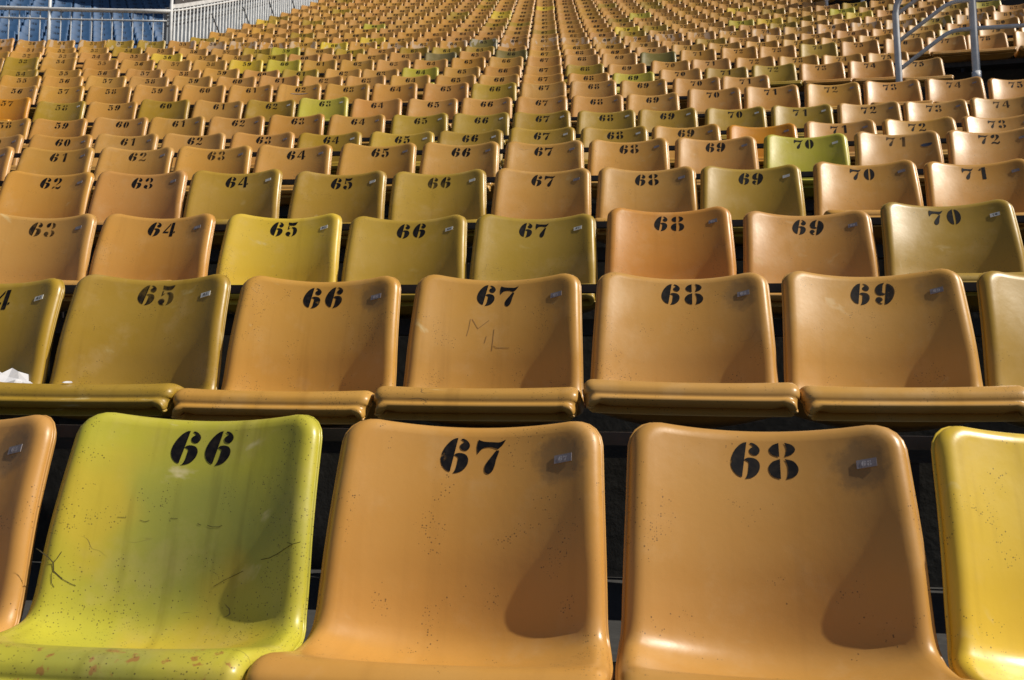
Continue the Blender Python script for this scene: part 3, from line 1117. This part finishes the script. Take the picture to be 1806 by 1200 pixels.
for r in range(len(ROWS)):
    ns = [n for d, rr, n, i, u in cand if rr == r and -900 < u < 2700 and d > 0.9]
    s0, s1 = (min(ns) - 67.45) * PW, (max(ns) - 66.55) * PW
    root = empty('seat_frame', row_pt(r, 0, 0.07, TREAD))
    wn_ = 'front row' if r == 0 else (ORD[r] + ' row' if r < len(ORD) else None)
    lab = f'dark steel frame carrying the {wn_} of seats' if wn_ else 'dark steel frame carrying one of the farthest rows of seats'
    tag(root, lab, 'seat frame', 'steel frames under the seat rows')
    inv = Matrix.Translation(-root.location)

    def part(name, mb):
        o = mb.build(name, M_RAIL, root)
        o.data.transform(inv)
        return o
    mb = MB(); row_bar(mb, r, s0, s1, 0.085, 0.110, 0.284, 0.307); part('back_rail', mb)
    if r < 15:
        mb = MB(); row_bar(mb, r, s0, s1, -0.25, -0.19, -0.150, -0.095); part('seat_beam', mb)
        for s in np.arange(s0 + 0.24, s1, 4 * PW):
            mb = MB()
            a, b = row_pt(r, s, 0, 0), row_pt(r, s, 1, 0)
            dy_ = (b - a); dx_ = row_pt(r, s + .01, 0, 0) - a; dx_.normalize()
            mb.box(row_pt(r, s, 0.098, (0.284 + TREAD) / 2), dx_ * .017, dy_ * .012, Vector((0, 0, (0.284 - TREAD) / 2)))
            part('leg', mb)
            mb = MB()
            mb.box(row_pt(r, s, -0.22, (-0.150 + TREAD) / 2), dx_ * .02, dy_ * .02, Vector((0, 0, (-0.150 - TREAD) / 2)))
            part('leg', mb)

# ------------------------------------------------------------------ pipe railings at the two openings
def railing(r, ds, label):
    Z0 = NUM_Z                                            # heights were measured from the painted numbers
    foot = TREAD
    base = row_pt(r, 3.29 + ds, 0, foot)
    root = empty('pipe_railing', base)
    tag(root, label, 'railing', 'grey pipe railings at the access openings')
    inv = Matrix.Translation(-root.location)
    P = lambda s, z: row_pt(r, s + ds, 0, z + Z0)

    def part(name, pts, rad, n=14):
        o = MB().tube(pts, rad, n).build(name, M_PIPE, root, True)
        o.data.transform(inv)
        return o
    g = foot - Z0
    part('post', [P(3.300, g), P(3.292, 0), P(3.275, .45), P(3.272, .56), P(3.282, .64), P(3.31, .71), P(3.36, .765), P(3.76, 1.065), P(3.80, 1.085), P(3.85, 1.093), P(4.6, 1.09), P(5.6, 1.08)], .030)
    part('post', [P(3.966, g), P(3.956, -.02), P(3.945, .3), P(3.935, .66), P(3.925, 1.075)], .033)
    part('collar', [P(3.9585, -.115), P(3.958, -.02)], .040)
    for z0 in (.56, .297, .028):
        part('rail', [P(3.285, z0), P(3.66, z0 + .288), P(3.71, z0 + .322), P(3.76, z0 + .343), P(3.81, z0 + .352), P(3.94, z0 + .358), P(4.37, z0 + .355), P(5.6, z0 + .36)], .019, 10)
    part('post', [P(5.62, g), P(5.60, 1.09)], .030)
    return root


railing(8, 0.0, 'grey pipe railing with sloped rails behind seats 73 and 74')
railing(19, 2.24, 'far grey pipe railing cut by the top edge of the photo')

# ------------------------------------------------------------------ fence round the left end of the upper rows
def level_fence():
    root = empty('bar_fence', row_pt(14, -6.13, .45, TREAD))
    tag(root, 'pale steel fence with wide spaced bars in front of the blue seats', 'fence')
    inv = Matrix.Translation(-root.location)
    P = lambda s, z: row_pt(14, s, .45, z + NUM_Z)
    g = TREAD - NUM_Z

    def part(name, mb, mat=M_FENCE, sm=False):
        o = mb.build(name, mat, root, sm)
        o.data.transform(inv)
        return o
    ss = np.linspace(-12.5, -6.13, 14)
    part('top_rail', MB().tube([P(s, .733) for s in ss], .034, 10), M_FENCE, True)
    part('rail', MB().tube([P(s, .571) for s in ss], .014, 8), M_FENCE, True)
    part('rail', MB().tube([P(s, g + .12) for s in ss], .014, 8), M_FENCE, True)
    for s in (-12.05, -10.08, -8.107, -6.135):
        part('post', MB().tube([P(s, g), P(s, 1.5)], .026, 10), M_FENCE, True)
    k = 0
    for s in np.arange(-12.4, -6.2, .166):
        part('bar', MB().tube([P(s, g + .12), P(s, .733)], .0095, 8), M_BAR, True)


def rising_fence():
    """runs back along the left end of the upper rows, following their rake"""
    sc = -6.13
    def Q(t, z):
        # t metres back from the corner; z above the seat numbers there
        f = t / 0.885 + 14.51
        i = min(int(f), len(ROWS) - 2)
        w = f - i
        a, b = row_pt(i, sc, 0, NUM_Z), row_pt(i + 1, sc, 0, NUM_Z)
        return a.lerp(b, w) + Vector((0, 0, z))
    root = empty('bar_fence', Q(0, TREAD - NUM_Z - .3))
    tag(root, 'white rising fence of close set bars along the left end of the upper rows', 'fence')
    inv = Matrix.Translation(-root.location)

    def part(name, mb, mat=M_FENCE, sm=False):
        o = mb.build(name, mat, root, sm)
        o.data.transform(inv)
        return o
    L = 10.5
    tt = np.linspace(0, L, 24)
    zt = .60
    ring = lambda t: [Q(t, zt - .035), Q(t, zt - .035) + Vector((-.05, 0, 0)), Q(t, zt + .035) + Vector((-.05, 0, 0)), Q(t, zt + .035)]
    part('top_rail', MB().sweep([ring(t) for t in tt]), M_FENCE)
    part('rail', MB().tube([Q(t, zt - .075) for t in tt], .015, 8), M_FENCE, True)
    part('rail', MB().tube([Q(t, zt - .26) + Vector((-.03, 0, 0)) for t in tt], .012, 8), M_FENCE_DARK, True)
    rings = []
    for t in tt:
        a = Q(t, -1.0) + Vector((-.10, 0, 0)); b = Q(t, zt - .02) + Vector((-.10, 0, 0))
        rings.append([a, a + Vector((-.03, 0, 0)), b + Vector((-.03, 0, 0)), b])
    part('backing_panel', MB().sweep(rings), M_CLAD)
    for i in range(62):
        t = .10 + i * .166
        part('bar', MB().tube([Q(t, -1.0), Q(t, zt - .05)], .0145, 6), M_FENCE, True)
    for t in (1.75, 3.5, 5.25, 7.0):
        part('brace', MB().tube([Q(t, zt - .24) + Vector((.02, 0, 0)), Q(t + .75, -.35) + Vector((.02, 0, 0))], .012, 6), M_FENCE_DARK, True)
    # dark notice board standing on the first metres of the top rail
    sg = empty('notice_board', Q(.05, zt + .03))
    tag(sg, 'dark board above the start of the rising white fence', 'sign')
    iv = Matrix.Translation(-sg.location)
    rr = []
    for t in (.1, .6, 1.1, 1.6):
        a, b = Q(t, zt + .035), Q(t, zt + .65)
        e = Vector((.02, 0, 0))
        rr.append([a, a - e, b - e, b])
    o = MB().sweep(rr).build('board', M_SIGN, sg)
    o.data.transform(iv)
    m = MB()
    for d0, d1 in ((.42, .50), (.66, .58)):
        m.tube([Q(d0, zt + .085) + Vector((.004, 0, 0)), Q(d1, zt + .30) + Vector((.004, 0, 0))], .012, 6)
    m.tube([Q(.47, zt + .16) + Vector((.004, 0, 0)), Q(.61, zt + .16) + Vector((.004, 0, 0))], .010, 6)
    o = m.build('lettering', M_WHITE, sg)
    o.data.transform(iv)


level_fence()
rising_fence()

# ------------------------------------------------------------------ the block of blue seats beyond
BA = R(24.8)
BU = Vector((-math.sin(BA), math.cos(BA), 0))              # up the rake
BR = Vector((math.cos(BA), math.sin(BA), 0))               # along a row
B0 = ray_at(131, 76, 20.5)
RUN, RISE, BP = 0.85, 0.45, 0.48
bcount = 0
M_BLUE = plain('faded_blue_plastic', (0.028, 0.088, 0.205), 0.62, 0, .22, 5.0)
for i in range(15):
    for j in range(-9, 9):
        rg = random.Random(i * 71 + j)
        p = B0 + BR * (j * BP + .1) + BU * (i * RUN) + Vector((0, 0, i * RISE - NUM_Z))
        u, v, d = project(p + Vector((0, 0, NUM_Z)))
        if not (-25 < u < 330 and -12 < v < 100):
            continue
        root = empty('blue_seat', p, BA + R(rg.uniform(-1.5, 1.5)))
        tag(root, f'blue stadium seat behind the bar fence, {["lowest", "second", "third", "fourth", "fifth", "sixth", "seventh", "eighth", "ninth", "tenth", "eleventh", "twelfth", "thirteenth", "fourteenth", "fifteenth"][i]} blue row, place {j + 10} from the left', 'stadium seat', 'blue stadium seats')
        g = 1 + rg.uniform(-.15, .15)
        col = tuple(c * g for c in COLOUR['blue']) + (1,)
        for nm, me in (('backrest', ME_BACK3), ('seat_pan', ME_PAN3)):
            o = bpy.data.objects.new(nm, me)
            COL.objects.link(o)
            o.parent = root
            o.color = col
            o.material_slots[0].link = 'OBJECT'
            o.material_slots[0].material = M_BLUE
        o = bpy.data.objects.new('painted_number', number_mesh(40 + j + 10, False))
        COL.objects.link(o)
        o.parent = root
        bcount += 1
print('blue seats', bcount)
v, f = [], []
for i in range(-2, 17):
    z = B0.z - NUM_Z + TREAD + i * RISE
    for a, b, z0, z1 in ((-.58, -.58, z - RISE, z), (-.58, .42, z, z)):
        k = len(v)
        L, Rr = BR * -6.5, BR * 5.2
        for q, zz, e in ((a, z0, L), (a, z0, Rr), (b, z1, Rr), (b, z1, L)):
            w = B0 + e + BU * (i * RUN + q)
            v.append((w.x, w.y, zz))
        f.append((k, k + 1, k + 2, k + 3))
o = mesh_obj('blue_terrace_steps', v, f, plain('painted_blue_concrete', (0.045, 0.075, 0.13), 0.85, 0, .3, 2.0))
tag(o, kind='structure')
# unseen roof slab added high over the blue block to shade its upper rows
mb = MB()
zr = B0.z + 6 * RISE + 11
for e in (0,):
    q = [B0 + BR * ra + BU * ub for ra, ub in ((-14, .5), (14.0, .5), (14.0, 17), (-14, 17))]
    mb.sweep([[Vector((w.x, w.y, zr)) for w in q], [Vector((w.x, w.y, zr + .35)) for w in q]])
o = mb.build('shade_roof_slab', plain('grey_shade_roof', (.25, .25, .25), .9))
tag(o, 'unseen flat grey roof slab added to shade the upper blue seats', 'roof')
# walkway between the fence and the blue block
a, b = row_pt(14, -13.4, .35, TREAD), row_pt(14, -6.2, .35, TREAD)
c1 = B0 + BR * 5.2 + BU * (-2.58); c2 = B0 + BR * -6.5 + BU * (-2.58)
o = mesh_obj('walkway', [a, b, (c1.x, c1.y, b.z), (c2.x, c2.y, a.z)], [(0, 1, 2, 3)], M_CONC)
tag(o, kind='structure')

# ------------------------------------------------------------------ litter
def crumpled(name, n, rnd, size, base, rz, label, cat):
    rg = random.Random(rnd)
    bm = bmesh.new()
    bmesh.ops.create_icosphere(bm, subdivisions=3, radius=1.0)
    dirs = [(Vector((rg.gauss(0, 1), rg.gauss(0, 1), rg.gauss(0, 1))).normalized(), rg.uniform(.55, .95)) for _ in range(n)]
    for vv in bm.verts:
        d = vv.co.normalized()
        rr = 1.25
        for q, h in dirs:
            cs = d.dot(q)
            if cs > 0.15:
                rr = min(rr, h / cs)
        rr *= 1 + rg.uniform(-.03, .03)
        vv.co = Vector((d.x * rr * size[0], d.y * rr * size[1], max(d.z * rr * size[2], -size[2] * .6)))
    me = bpy.data.meshes.new(name)
    bm.to_mesh(me)
    bm.free()
    me.materials.append(M_WHITE)
    o = bpy.data.objects.new(name, me)
    COL.objects.link(o)
    o.location = base
    o.rotation_euler = (0, 0, rz)
    tag(o, label, cat)
    return o


p64, a64 = seat_place(1, 64)
Rz = Matrix.Rotation(a64, 4, 'Z')
def tissue():
    rg = random.Random(12)
    nx, ny = 10, 8
    v, f = [], []
    for j in range(ny):
        for i in range(nx):
            x, y = (i / (nx - 1) - .5), (j / (ny - 1) - .5)
            h = .055 * math.exp(-((x + .18) ** 2 + (y + .1) ** 2) * 9) + .050 * math.exp(-((x - .30) ** 2 + (y - .05) ** 2) * 16)
            e = 1 if 0 < i < nx - 1 and 0 < j < ny - 1 else .5
            v.append((x * .175 + rg.uniform(-.007, .007) * e, y * .085 + rg.uniform(-.006, .006) * e,
                      h + .012 + e * rg.uniform(-.011, .016) + .03 * max(0, y)))
    for j in range(ny - 1):
        for i in range(nx - 1):
            a = j * nx + i
            f.append((a, a + 1, a + nx + 1)); f.append((a, a + nx + 1, a + nx))
    o = mesh_obj('crumpled_tissue', v, f, M_WHITE)
    md = o.modifiers.new('sheet', 'SOLIDIFY'); md.thickness = .0012
    o.location = p64 + Rz @ Vector((.122, -.135, -.030))
    o.rotation_euler = (0, 0, a64 + .1)
    o.scale = (1, 1, 1.25)
    tag(o, 'crumpled white tissue lying on the olive seat at the left edge', 'tissue')


tissue()
p65, a65 = seat_place(1, 65)
crumpled('paper_scrap', 14, 9, (.012, .01, .004), p65 + Matrix.Rotation(a65, 4, 'Z') @ Vector((-.035, -.365, .014)), .4, 'tiny white paper scrap on the front edge of olive seat 65', 'paper scrap')
